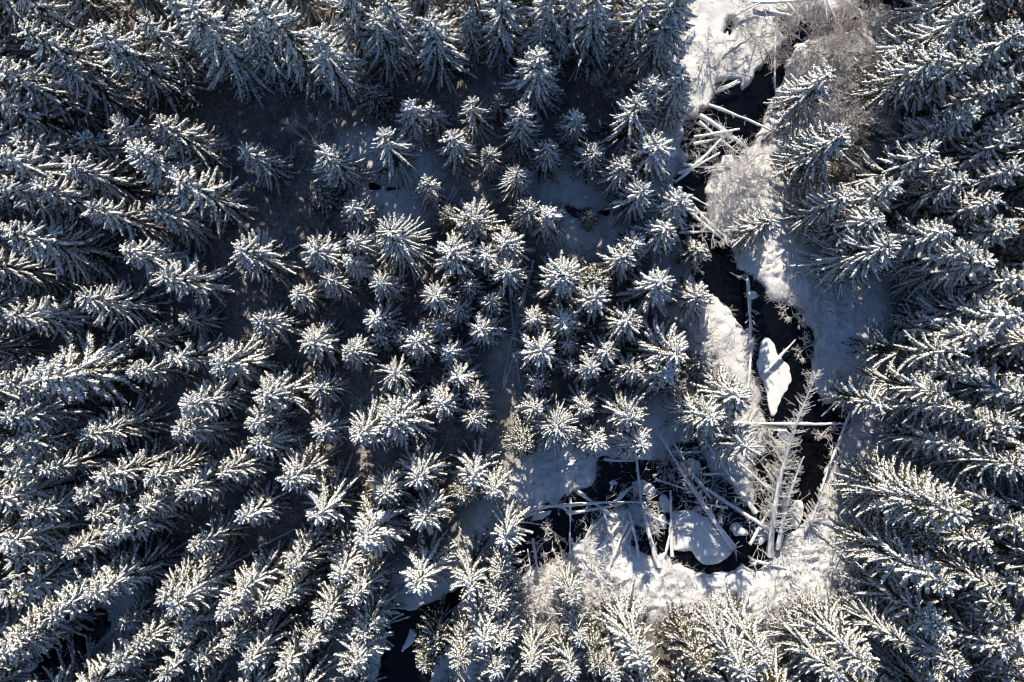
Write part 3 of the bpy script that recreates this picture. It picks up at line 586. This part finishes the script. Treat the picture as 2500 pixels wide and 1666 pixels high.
LOGS = [
 # px0 py0 px1 py1 r0 r1 z0 z1 label, options
 (1729,255,1876,318,.13,.07,.1,.25,'thin pole across the creek just below the ice tongue',dict(arms=10,arm_len=.6)),
 (1708,284,1828,364,.20,.12,.15,.25,'thick snowy log slanting over the upper creek logjam',dict(arms=26,arm_len=.9)),
 (1705,298,1807,376,.15,.09,.05,.15,'thinner log lying under the thick slanting creek log',dict()),
 (1694,334,1805,315,.14,.09,.3,.5,'upper of two short stubs pointing right across the logjam',dict(arms=6,arm_len=.6)),
 (1694,352,1752,337,.12,.08,.1,.2,'lower of two short stubs pointing right across the logjam',dict()),
 (1648,446,1762,338,.13,.08,.1,.5,'long pole rising to the right in the upper logjam',dict(arms=6,arm_len=.6)),
 (1655,422,1756,372,.11,.07,.2,.4,'short pole beside the long rising pole in the logjam',dict()),
 (1668,402,1768,405,.13,.09,.1,.1,'level log at the lower side of the upper logjam',dict(roots=True)),
 (1611,448,1732,505,.09,.05,.0,.1,'thin snowy pole from the left bank spruces to the creek',dict(arms=5,arm_len=.5)),
 (1677,512,1790,606,.15,.10,.1,.2,'left one of two long logs slanting into the dark bend',dict()),
 (1696,505,1796,604,.13,.08,.2,.3,'right one of two long logs slanting into the dark bend',dict()),
 (1656,568,1731,566,.09,.06,.0,.0,'thin level pole above the first dark bend',dict()),
 (1746,227,1808,200,.10,.07,.0,.1,'lower pole of the pair beside the ice tongue',dict()),
 (1752,218,1800,199,.08,.06,.0,.1,'upper pole of the pair beside the ice tongue',dict()),
 (1796,37,1856,8,.10,.06,.3,.5,'dark pole on the snow flat at the top edge',dict(snow=.3,material='dark')),
 (1897,76,1893,224,.07,.05,.0,.1,'upright-looking thin pole standing across the upper channel',dict()),
 (1860,345,1960,241,.12,.06,.1,.5,'longer of two dark bare poles on the right bank',dict(snow=.0,material='dark')),
 (1872,345,1970,268,.10,.05,.1,.4,'shorter of two dark bare poles on the right bank',dict(snow=.0,material='dark')),
 (2056,354,2138,320,.22,.16,.2,.4,'thick dark mossy log under the bare frosted trees',dict(snow=.2,material='dark')),
 (1781,120,1850,60,.06,.03,.1,.3,'thin grey pole lying on the snow flat',dict(snow=.2,arms=8,arm_len=.7)),
 (1743,160,1790,105,.06,.03,.1,.2,'short grey stick on the left side of the snow flat',dict(snow=.2)),
 (1840,6,2000,2,.12,.07,.3,.4,'long level pole of the log pile at the top edge',dict()),
 (1888,30,1956,46,.10,.06,.2,.3,'short level pole at the left of the top log pile',dict()),
 (1916,4,1966,58,.10,.06,.3,.2,'left of two crossing poles in the top log pile',dict()),
 (1930,2,1960,46,.09,.06,.3,.2,'right of two crossing poles in the top log pile',dict()),
 (1986,-10,1992,40,.09,.06,.3,.2,'upright pole in the middle of the top log pile',dict()),
 (2010,-10,2018,45,.11,.07,.3,.2,'thicker upright pole in the top log pile',dict()),
 (2018,2,2048,64,.10,.06,.4,.2,'slanting pole right of the middle of the top log pile',dict()),
 (2050,-6,2130,46,.12,.07,.4,.2,'long slanting log at the right of the top log pile',dict(arms=6,arm_len=.6)),
 (2100,28,2107,62,.08,.05,.3,.2,'short stub at the right end of the top log pile',dict()),
 (1825,676,1829,945,.13,.07,.3,.3,'straight dead pole with bristling stubs across the big bend',dict(arms=70,arm_len=1.0,arm_side=0)),
 (1781,665,1823,686,.05,.03,.0,.0,'thin stick at the top of the big bend',dict()),
 (1707,768,1711,808,.10,.07,.2,.2,'short snowy log left of the big bend',dict()),
 (1728,770,1712,800,.08,.05,.2,.2,'short snowy stick leaning on the log left of the bend',dict()),
 (1790,1033,2058,1032,.15,.09,.2,.3,'long level snowy trunk below the ice island',dict(arms=8,arm_len=.6)),
 (1846,1039,1922,1046,.12,.08,.0,.0,'short level log under the long level trunk',dict()),
 (2076,1008,2003,1202,.16,.10,.4,.3,'grey log leaning down the right bank by the dead spruce',dict(arms=12,arm_len=.8,snow=.4)),
 (1792,1338,1602,1056,.24,.06,.3,.9,'long dead spruce with its root plate in the lower pool',dict(arms=95,arm_len=2.0,roots=True)),
 (1608,1384,1553,1116,.17,.08,.2,.5,'bent dead trunk standing across the log-strewn pool',dict(arms=34,arm_len=1.0,bend=-.03)),
 (1844,1252,1722,1082,.18,.08,.2,.6,'dead trunk slanting to the upper right of the pool',dict(arms=44,arm_len=1.3)),
 (1878,1294,1697,1174,.17,.08,.2,.4,'dead trunk crossing under the slanting ones in the pool',dict(arms=30,arm_len=.9)),
 (1641,1358,1635,1195,.13,.09,.1,.2,'upright-looking log beside the large ice slab',dict(arms=8,arm_len=.5)),
 (1624,1356,1634,1290,.10,.07,.1,.1,'short log beside the ice slab',dict()),
 (1292,1242,1574,1227,.16,.09,.2,.3,'longest level trunk across the left pool',dict(arms=26,arm_len=.5)),
 (1385,1253,1524,1231,.13,.10,.0,.1,'shorter level log under the longest level trunk',dict()),
 (1409,1200,1508,1268,.17,.12,.0,.1,'thick log slanting down under the level trunks',dict()),
 (1333,1214,1390,1249,.07,.05,.1,.2,'thin stick at the left end of the level trunks',dict()),
 (1500,1228,1540,1188,.20,.15,-.1,.0,'stubby thick log rising at the left of the brush island',dict()),
 (1444,1294,1482,1255,.12,.09,-.1,.0,'short log rising from the lower bank to the jam',dict()),
 (1481,1398,1535,1270,.19,.12,.1,.3,'thick log running up from the lower bank',dict(arms=6,arm_len=.6)),
 (1459,1346,1513,1277,.14,.09,.1,.3,'left log of the three from the lower bank',dict()),
 (1520,1328,1546,1274,.14,.10,.0,.2,'right log of the three from the lower bank',dict()),
 (1392,1214,1389,1350,.08,.05,.2,.4,'thin upright pole across the left pool',dict(arms=4,arm_len=.5)),
 (1300,1314,1312,1388,.13,.10,-.1,.3,'thick upright log beside the bright spruce at the left pool',dict(snow=.5)),
 (1288,1340,1295,1402,.06,.05,-.1,.2,'thin upright pole left of the thick upright log',dict(snow=.5)),
 (1474,1121,1550,1124,.11,.07,.0,.1,'level log along the top of the left pool',dict()),
 (1642,1103,1713,1105,.09,.06,.1,.1,'thin level pole above the long dead spruce',dict()),
 (1716,1158,1852,1156,.07,.04,.2,.2,'thin level pole between the slanting dead trunks',dict(arms=6,arm_len=.5)),
 (1481,1281,1531,1270,.08,.06,.1,.1,'thin stick on the jam above the lower bank',dict()),
 (1926,1243,2052,1340,.07,.04,.1,.3,'thin stick on the lit bank by the dead spruce',dict(snow=.6)),
 (1846,1370,1918,1388,.12,.06,.1,.2,'short root log at the foot of the tall dead spruce',dict(roots=True)),
 (1850,1175,1895,1214,.10,.06,.0,.1,'short log between dead trunks right of the pool',dict()),
 (1735,1216,1648,1086,.14,.06,.1,.5,'frosted dead pole between the long dead spruce and the slanting trunk',dict(arms=40,arm_len=1.1)),
 (1700,1300,1590,1262,.10,.05,.0,.2,'thin frosted pole lying across the large ice slab corner',dict(arms=14,arm_len=.6)),
 (1600,1170,1700,1205,.10,.05,.1,.3,'thin frosted pole crossing the long dead spruce low down',dict(arms=14,arm_len=.7)),
 (1872,1190,1790,1120,.13,.06,.1,.4,'frosted pole between slanting trunk and tallest dead spruce',dict(arms=30,arm_len=.9)),
 (1930,1230,1862,1130,.12,.06,.1,.4,'frosted pole under the tallest dead spruce',dict(arms=24,arm_len=.9)),
 (1500,1335,1470,1240,.10,.06,.1,.2,'thin frosted pole left of the three from the lower bank',dict(arms=10,arm_len=.5)),
 (1830,1330,1880,1245,.13,.07,.0,.3,'frosted log right of the triangular ice floe',dict(arms=16,arm_len=.8)),
 (1905,1330,1925,1230,.12,.07,.1,.4,'frosted log at the foot of the leaning dead trunks',dict(arms=16,arm_len=.8)),
 (1560,1360,1536,1250,.11,.06,.1,.3,'frosted pole left of the bent dead trunk',dict(arms=16,arm_len=.6)),
 (1776,1240,1690,1225,.09,.05,.0,.2,'thin frosted pole above the large ice slab',dict(arms=14,arm_len=.6)),
 (1862,916,1942,828,.15,.07,-.15,.1,'snowy driftwood log lying across the ice island',dict(arms=14,arm_len=.7)),
 (1243,712,1267,950,.13,.08,.1,.1,'longest grey log in the gap in the middle',dict(snow=.25)),
 (1303,636,1258,822,.13,.09,.1,.2,'slanting grey log in the upper part of the gap',dict(snow=.25)),
 (1296,660,1230,945,.12,.07,.3,.2,'long grey log crossing the others in the gap',dict(snow=.25)),
 (1255,868,1229,946,.11,.08,.1,.1,'short grey log at the lower left of the gap',dict(snow=.2)),
 (1259,716,1262,786,.09,.07,.1,.1,'short upright grey log in the gap',dict(snow=.2)),
 (1110,457,1073,527,.13,.09,.1,.1,'left grey log of the pair in the upper centre hollow',dict(snow=.2)),
 (1118,462,1088,522,.09,.06,.1,.1,'right grey log of the pair in the upper centre hollow',dict(snow=.2)),
 (708,388,742,361,.12,.09,.1,.2,'short dark log in the hollow at upper left centre',dict(snow=.1,material='dark')),
 (173,1540,193,1636,.16,.12,.0,.4,'pale trunk standing over the black corner pool',dict(snow=.3)),
 (283,1532,201,1606,.12,.05,.2,.3,'frosted fallen tip right of the black corner pool',dict(arms=36,arm_len=.7)),
 (1496,112,1530,113,.10,.08,.1,.1,'short snowy log on the shaded floor at the top edge',dict(snow=.5)),
 (1000,1300,1045,1255,.1,.07,.1,.2,'short dark log under the bright stand below the middle',dict(snow=.2,material='dark')),
 (600,1360,720,1290,.14,.08,.1,.3,'dark trunk lying in the lower left hollow',dict(snow=.2,material='dark')),
]
for i, (a, b_, c, d, r0, r1, z0, z1, lab, kw) in enumerate(LOGS):
    kw = dict(kw)
    if kw.get('material') == 'dark': kw['material'] = M_DARK
    elif kw.get('snow', 1) <= .3: kw['material'] = M_BARK
    log('fallen_log', a, b_, c, d, r0, r1, z0, z1, lab, seed=i, **kw)

# ------------------------------------------------------------------ frosted dead spruces leaning over the lower creek
def dead_spruce(px0, py0, px1, py1, z0, z1, r0, n_arm, arm_len, lab, seed, bend=.03):
    rg = np.random.default_rng(seed); A = np.array([*W(px0, py0, z0), z0]); B = np.array([*W(px1, py1, z1), z1]); Ln = np.linalg.norm(B - A)
    n = 22; t = np.linspace(0, 1, n)[:, None]; T = unit(B - A); sd = unit(np.cross(T, [0, 0, 1.0])); up = np.cross(sd, T)
    path = A * (1 - t) + B * t + sd * (bend * Ln * 4 * t * (1 - t)) - A
    root = link('dead_spruce', None, None, tuple(A)); tag(root, lab, 'tree', 'frosted dead spruces at the creek')
    V, F = tube(path, np.interp(t[:, 0], [0, 1], [r0, .02]), 8, rg, .06); link('trunk', make_mesh('trunk', V, F, M_DEAD), root)
    sv, sf = tube(path + [0, 0, .015], np.interp(t[:, 0], [0, 1], [r0 + .035, .045]), 7, rg, .08, (-1.3, 1.3)); link('snow_cap', make_mesh('snow_cap', sv, sf, M_SNOW), root)
    A_, B_, R_ = [], [], []
    for i in range(n_arm):
        u = rg.uniform(.16, .99); k = u * (n - 1); p = path[int(k)] + (path[min(n - 1, int(k) + 1)] - path[int(k)]) * (k - int(k))
        a = rg.uniform(0, 2 * math.pi); l = arm_len * (1.1 - .9 * u) * rg.uniform(.5, 1.15) + .15
        d = unit(T * rg.uniform(.25, .6) + sd * math.cos(a) + up * math.sin(a)); q = p
        for s in range(4):
            e = q + d * l / 4; A_.append(q); B_.append(e); R_.append(.026 * (1 - s * .2))
            for w in range(3):
                dd = unit(d + rg.normal(0, .7, 3)); s0 = q + d * l / 4 * rg.random(); A_.append(s0); B_.append(s0 + dd * l * rg.uniform(.08, .22)); R_.append(.013)
            q = e; d = unit(d + T * .12 + [0, 0, -.08] + rg.normal(0, .08, 3))
    R_ = np.array(R_); link('branches', make_mesh('branches', *sticks(np.array(A_), np.array(B_), R_ * 1.35, R_ * .9), M_RIME), root)
dead_spruce(1880, 1358, 2000, 902, .2, 5.0, .30, 260, 2.4, 'tallest frosted dead spruce leaning over the creek, tip by the ice island', 401, -.05)
dead_spruce(1898, 1340, 1962, 1115, .2, 2.6, .24, 90, 1.6, 'frosted dead trunk close beside the tallest leaning dead spruce', 402, -.03)
dead_spruce(1966, 1296, 2016, 1180, .3, 1.2, .10, 100, 1.5, 'small feathery dead spruce on the lit bank right of the tallest', 403, .02)

# ------------------------------------------------------------------ bare frosted broadleaf trees and bushes
def build_bare(seed, h, spread, stems, depth, first, material=None, rmin=.014):
    material = material or M_TWIG
    rg = np.random.default_rng(seed); A_, B_, R_, K_ = [], [], [], []
    def grow(p, d, l, r, k):
        q = p
        for s in range(3):
            e = q + d * l / 3; A_.append(q); B_.append(e); R_.append(r); K_.append(k); q = e; d = unit(d + rg.normal(0, .14, 3))
            if k < depth and s > 0:
                grow(q, unit(d + rg.normal(0, .55, 3) * [1, 1, .7]), l * rg.uniform(.5, .8), r * .62, k + 1)
        if k < depth:
            for i in range(2): grow(q, unit(d + rg.normal(0, .5, 3) * [1, 1, .6]), l * rg.uniform(.55, .8), r * .68, k + 1)
    for i in range(stems):
        a = i * 6.283 / stems + rg.uniform(-.4, .4); s = spread * rg.uniform(.6, 1.2)
        grow(np.array([math.cos(a) * .1, math.sin(a) * .1, -.1]), unit(np.array([math.cos(a) * s, math.sin(a) * s, 1.0])), h * first * rg.uniform(.8, 1.1), .012 * h * .7 + .012, 0)
    A_, B_, R_, K_ = map(np.array, (A_, B_, R_, K_)); R_ = np.maximum(R_, rmin)
    lo = K_ <= 1
    return make_mesh('stem', *sticks(A_[lo], B_[lo], R_[lo], R_[lo] * .85), material), make_mesh('twigs', *sticks(A_[~lo], B_[~lo], R_[~lo], R_[~lo] * .8), material)
BARE = [build_bare(501, 7, .6, 3, 5, .38, M_SHRUB, .013), build_bare(502, 6, .7, 3, 5, .38, M_SHRUB, .013), build_bare(503, 3.0, .95, 5, 3, .46, M_RIME, .022), build_bare(504, 2.4, 1.1, 5, 3, .46, M_TWIG, .018), build_bare(505, 8, .5, 2, 5, .4)]
BHT = [7, 6, 3, 2.4, 8]
BUSHES = [ # px py of the crown centre, proto, scale, label
 (2190,270,0,1.05,'largest bare frosted tree in the upper right clearing'),(2130,240,1,1.0,'bare frosted tree left of the largest one in the clearing'),(2070,240,1,.85,'low bare frosted tree beside the small spruce at upper right'),
 (2250,300,1,.8,'bare frosted tree right of the largest one in the clearing'),(2200,345,1,.7,'bare frosted tree on the lower side of the clearing'),(2035,80,0,.9,'pale-stemmed bare tree below the top log pile'),(2005,90,1,.75,'bare tree at the channel below the top log pile'),
 (2090,75,1,.9,'bare tree right below the top log pile'),(2160,80,1,.7,'bare tree between the top log pile and the spruces'),(1875,70,1,.7,'thin bare tree at the edge of the ice flat'),
 (1785,390,2,1.15,'round white frosted bush right of the upper logjam'),(1830,430,2,1.1,'frosted bush on the right bank under the logjam'),(1747,529,2,1.1,'frosted bush hanging over the two slanting logs'),(1790,470,3,1.1,'low frosted bush on the point of the right bank'),
 (759,335,3,1.1,'lone bare bush in the hollow at upper left centre'),(1422,1382,2,1.25,'large white frosted bush on the lower bank of the pool'),(1466,1485,2,.95,'round frosted bush below the large white one'),(1350,1325,3,1.0,'frosted bush standing in the left pool'),
 (1300,1440,2,1.0,'grey frosted bush on the bank right of the bright spruce'),(1270,1480,2,1.0,'grey frosted bush nearest the shaded spruces'),(1345,1440,2,.9,'grey frosted bush between bank and white bush'),(1310,1570,1,.6,'bare frosted sapling at the bottom among spruces'),
 (1370,1590,1,.55,'bare frosted sapling beside the slim spruces at the bottom'),(1690,640,3,1.0,'frosted bush at the tip of the left bank by the bend'),(1670,650,2,.7,'greyish bush beside the small spruce at the bend'),(1660,960,2,.8,'pinkish bare bush at the lower edge of the central stand'),
 (1700,840,3,.9,'bare bush on the snow left of the big bend'),(1870,1060,3,.9,'frosted brush below the ice island'),(2040,1060,3,.9,'frosted brush on the right bank by the level trunk'),(2010,900,3,.9,'frosted bush overhanging the channel right of the ice island'),
 (1985,850,3,.8,'small frosted bush on the outer bend'),(1560,1240,3,.8,'brush on the island in the log jam'),(1950,745,3,.9,'frosted bush on the bank above the outer bend'),(2100,1420,2,.8,'brownish frosted bush on the edge of the lit bank'),
 (2060,1350,2,.8,'brownish bush below the bright oval stand'),(1910,1470,3,1.0,'small bare bush on the lower lit bank'),(1500,220,3,1.0,'grey bush on the glade floor left of the bank spruces'),(1640,1130,3,.9,'frosted brush above the long dead spruce'),
 (1740,110,3,.9,'bare bush in the middle of the snow flat'),(1700,1480,3,1.,'bare bush in the middle of the lit bank')]
for i, (px, py, k, s, lab) in enumerate(BUSHES):
    zc = BHT[k] * s * .6; x, y = W(px, py, zc); r = random.Random(i + 70)
    o = link('bare_tree' if k in (0, 1, 4) else 'frosted_bush', None, None, (x, y, max(gz(x, y), WATER_Z) - .05)); o.rotation_euler = (0, 0, r.uniform(0, 6.28)); o.scale = (s * 1.15, s * 1.15, s * r.uniform(.85, 1.1))
    tag(o, lab, 'tree' if k in (0, 1, 4) else 'bush', 'bare frosted trees and bushes')
    st = link('stem', BARE[k][0], o); link('twigs', BARE[k][1], st)

# ------------------------------------------------------------------ ice and snow slabs lying in the water
def slab(pts, top, lab, seed, name='ice_slab', dome=.12):
    rg = np.random.default_rng(seed); P = np.array([W(a, b_, top) for a, b_ in pts])
    m = len(P); Q = []
    for i in range(m):                                # Catmull-Rom outline
        p0, p1, p2, p3 = P[i - 1], P[i], P[(i + 1) % m], P[(i + 2) % m]
        for t in np.linspace(0, 1, 5, endpoint=False):
            Q.append(.5 * ((2 * p1) + (p2 - p0) * t + (2 * p0 - 5 * p1 + 4 * p2 - p3) * t * t + (3 * p1 - p0 - 3 * p2 + p3) * t ** 3))
    Q = np.array(Q); Q = Q + np.column_stack([fbm(Q[:, 0] * 2.2, Q[:, 1] * 2.2, seed, 4), fbm(Q[:, 0] * 2.2, Q[:, 1] * 2.2, seed + 9, 4)]) * min(.22, .06 * np.ptp(Q)) ; c = Q.mean(0); k = len(Q); V, F = [], []
    rings = [(1.0, -.32), (1.012, -.12), (1.0, -.03), (.975, 0), (.94, dome * .2), (.88, dome * .4), (.8, dome * .6), (.7, dome * .75), (.6, dome * .85), (.5, dome), (.38, dome), (.25, dome), (.12, dome)]
    for s, z in rings:
        R = c + (Q - c) * s; zz = top + z + (.03 + .7 * dome) * fbm(R[:, 0] * 1.1, R[:, 1] * 1.1, seed, 4) * (1 if z > -.05 else 0)
        V.append(np.column_stack([R, zz]))
    V.append(np.array([[c[0], c[1], top + dome]])); V = np.concatenate(V); n = len(rings)
    for r in range(n - 1):
        for j in range(k):
            a, b_ = r * k + j, r * k + (j + 1) % k; F += [(a, b_, b_ + k), (a, b_ + k, a + k)]
    for j in range(k): F.append(((n - 1) * k + j, (n - 1) * k + (j + 1) % k, n * k))
    o = link(name, make_mesh(name, V, np.array(F), M_ICE)); tag(o, lab, 'ice', 'snow-covered ice in the creek'); return o
slab([(1862,832),(1876,826),(1890,838),(1898,862),(1910,874),(1926,896),(1931,926),(1920,955),(1905,980),(1895,1010),(1885,1016),(1876,985),(1868,945),(1856,915),(1848,890),(1856,862)], -.38, 'elongated white ice island in the middle of the big bend', 601, dome=.05)
slab([(1640,1254),(1668,1248),(1700,1252),(1735,1275),(1762,1310),(1786,1335),(1780,1358),(1762,1372),(1735,1381),(1712,1376),(1700,1362),(1690,1346),(1668,1348),(1645,1340),(1642,1300)], -.34, 'large lit ice slab beside the root plate of the dead spruce', 602, dome=.2)
slab([(1784,1282),(1792,1276),(1812,1284),(1828,1305),(1812,1308),(1790,1305)], -.45, 'small triangular ice floe right of the large slab', 603, dome=.06)
slab([(1757,1262),(1763,1262),(1768,1276),(1764,1280)], -.47, 'tiny ice floe above the triangular one', 604, dome=.03)
slab([(1487,1178),(1500,1174),(1507,1180),(1499,1184),(1495,1200),(1490,1198),(1492,1184)], -.47, 'hook-shaped scrap of ice in the left pool', 605, dome=.03)
slab([(1545,1182),(1562,1174),(1584,1180),(1602,1196),(1598,1210),(1574,1208),(1550,1200)], -.42, 'jagged ice pan above the snowy point in the log jam', 606, dome=.08)
slab([(1612,1215),(1622,1206),(1632,1222),(1634,1246),(1624,1252),(1614,1238)], -.42, 'narrow ice pan right of the snowy point in the jam', 616, dome=.07)
slab([(1662,1132),(1690,1120),(1712,1136),(1704,1156),(1676,1160),(1660,1150)], -.40, 'lumpy ice pan under the long dead spruce', 617, dome=.12)
slab([(1790,1180),(1812,1172),(1836,1190),(1842,1218),(1822,1226),(1800,1206)], -.40, 'lumpy ice pan right of the slanting dead trunk', 618, dome=.12)
slab([(1300,1262),(1318,1252),(1345,1246),(1340,1258),(1322,1268),(1302,1272)], -.45, 'narrow ice shelf under the left end of the level trunks', 607, dome=.05)
slab([(1000,1542),(1008,1538),(1018,1552),(1005,1570),(985,1590),(978,1588),(990,1568)], -.45, 'narrow white ice tongue in the black pool at the bottom', 608, dome=.05)
slab([(1104,1490),(1120,1478),(1140,1486),(1128,1520),(1118,1548),(1108,1556),(1108,1530),(1102,1512)], -.40, 'pale ice shelf along the right of the black pool', 609, dome=.06)
slab([(1610,1262),(1620,1256),(1628,1275),(1624,1292),(1614,1286)], -.40, 'small ice lump between island and large slab', 610, dome=.1)
slab([(1880,720),(1890,716),(1896,726),(1888,730)], -.45, 'small frozen driftwood lump on the outer bend', 611, dome=.1)
slab([(1830,712),(1842,712),(1850,724),(1840,730),(1830,728)], -.45, 'small ice lump beside the straight dead pole', 612, dome=.08)
slab([(1900,1050),(1915,1046),(1925,1060),(1916,1072),(1902,1068)], -.42, 'ice lump under the long level snowy trunk', 613, dome=.12)
slab([(1935,1235),(1950,1220),(1962,1235),(1960,1262),(1945,1290),(1930,1280),(1926,1255)], -.36, 'lumpy ice block between the dead spruces', 614, dome=.2)
slab([(1850,1296),(1866,1290),(1875,1305),(1868,1325),(1852,1330)], -.40, 'ice lump at the foot of the tall dead spruce', 615, dome=.15)

# ------------------------------------------------------------------ undergrowth and litter: what nobody could count
def scatter(n, fn, seed):
    rg = np.random.default_rng(seed); x = rg.uniform(-55, 55, n); y = rg.uniform(-37, 37, n)
    return x, y, rg.random(n) < fn(x, y), rg
# frosted twigs on the brushy banks
x, y, ok, rg = scatter(230000, lambda x, y: .7 * brush_amount(x, y) ** 1.4 * (.25 + .9 * (fbm(x * .5, y * .5, 31, 3) > -.15)), 701)
x, y = x[ok], y[ok]; keep = signed_dist(x, y) > .15; x, y = x[keep], y[keep]
sx = rg.uniform(0, 52, 260000); sy = rg.uniform(-37, 37, 260000); ss = signed_dist(sx, sy); ss = ss + .7 * fbm(sx * .9, sy * .9, 91, 4)
keep = (ss > .12) & (ss < .75) & (fbm(sx * .45, sy * .45, 63, 3) > -.02) & (rg.random(len(sx)) < .7); x = np.concatenate([x, sx[keep]]); y = np.concatenate([y, sy[keep]]); z = ground_z(x, y)
n = len(x); a = rg.uniform(0, 6.283, n); el = rg.uniform(.15, 1.2, n); l = rg.uniform(.25, .8, n)
d = np.stack([np.cos(a) * np.cos(el), np.sin(a) * np.cos(el), np.sin(el)], 1); A = np.stack([x, y, z - .03], 1); B = A + d * l[:, None]
C = B + unit(d + rg.normal(0, .5, (n, 3))) * (l * .5)[:, None]
V, F = join([sticks(A, B, .012, .010), sticks(B, C, .010, .007)])
print('brush', n)
tag(link('frosted_undergrowth', make_mesh('frosted_undergrowth', V, F, M_RIME)), 'frosted twiggy undergrowth along the creek banks', 'undergrowth', kind='stuff')
# driftwood and broken sticks caught in the log jams
JAM = [(1560,1250,90,70,170),(1720,1180,110,80,170),(1480,1290,60,50,80),(1720,370,70,80,90),(1690,340,40,60,50),(1990,30,110,40,120),(1880,1240,60,110,130),(1930,1340,60,50,60),(1880,1080,60,60,70),(1700,560,60,50,30),(1800,1230,70,60,60),(1640,1110,60,40,70)]
rg = np.random.default_rng(733); A, B, R_ = [], [], []
for cx, cy, rx, ry, n in JAM:
    for i in range(n):
        x, y = W(cx + rg.normal(0, rx * .55), cy + rg.normal(0, ry * .55)); a = rg.uniform(0, 6.283); l = rg.uniform(.3, 1.9); z = WATER_Z + rg.uniform(.1, .75); r = rg.uniform(.014, .045)
        p = np.array([x, y, z]); q = p + [math.cos(a) * l, math.sin(a) * l, rg.uniform(-.15, .5)]; A.append(p); B.append(q); R_.append(r)
        for w in range(int(l * 3)):
            v = p + (q - p) * rg.random(); d_ = (q - p) / l + rg.normal(0, .8, 3); A.append(v); B.append(v + d_ * rg.uniform(.1, .3)); R_.append(.013)
R_ = np.array(R_); tag(link('driftwood_sticks', make_mesh('driftwood_sticks', *sticks(np.array(A), np.array(B), R_, R_ * .7), M_DEAD)), 'frosted sticks and broken twigs caught between the creek logs', 'driftwood', kind='stuff')
# dead twigs lying on the forest floor
x, y, ok, rg = scatter(60000, lambda x, y: .35 + 1.2 * (fbm(x * .25, y * .25, 37, 3)), 702)
x, y = x[ok], y[ok]; keep = signed_dist(x, y) > .4; x, y = x[keep], y[keep]; z = ground_z(x, y)
n = len(x); a = rg.uniform(0, 6.283, n); l = rg.uniform(.2, 1.1, n) ** 1.3
A = np.stack([x, y, z + .01], 1); B = A + np.stack([np.cos(a) * l, np.sin(a) * l, rg.uniform(0, .22, n)], 1)
C = B + np.stack([np.cos(a + .5) * l * .5, np.sin(a + .5) * l * .5, rg.uniform(-.05, .1, n)], 1)
V, F = join([sticks(A, B, .016, .012), sticks(B, C, .012, .008)])
tag(link('twig_litter', make_mesh('twig_litter', V, F, M_LITTER)), 'dark dead twigs poking through snow on the forest floor', 'twigs', kind='stuff')
print('tris', sum(len(m.loop_triangles) if m.loop_triangles else sum(len(p.vertices) - 2 for p in m.polygons) for m in bpy.data.meshes))
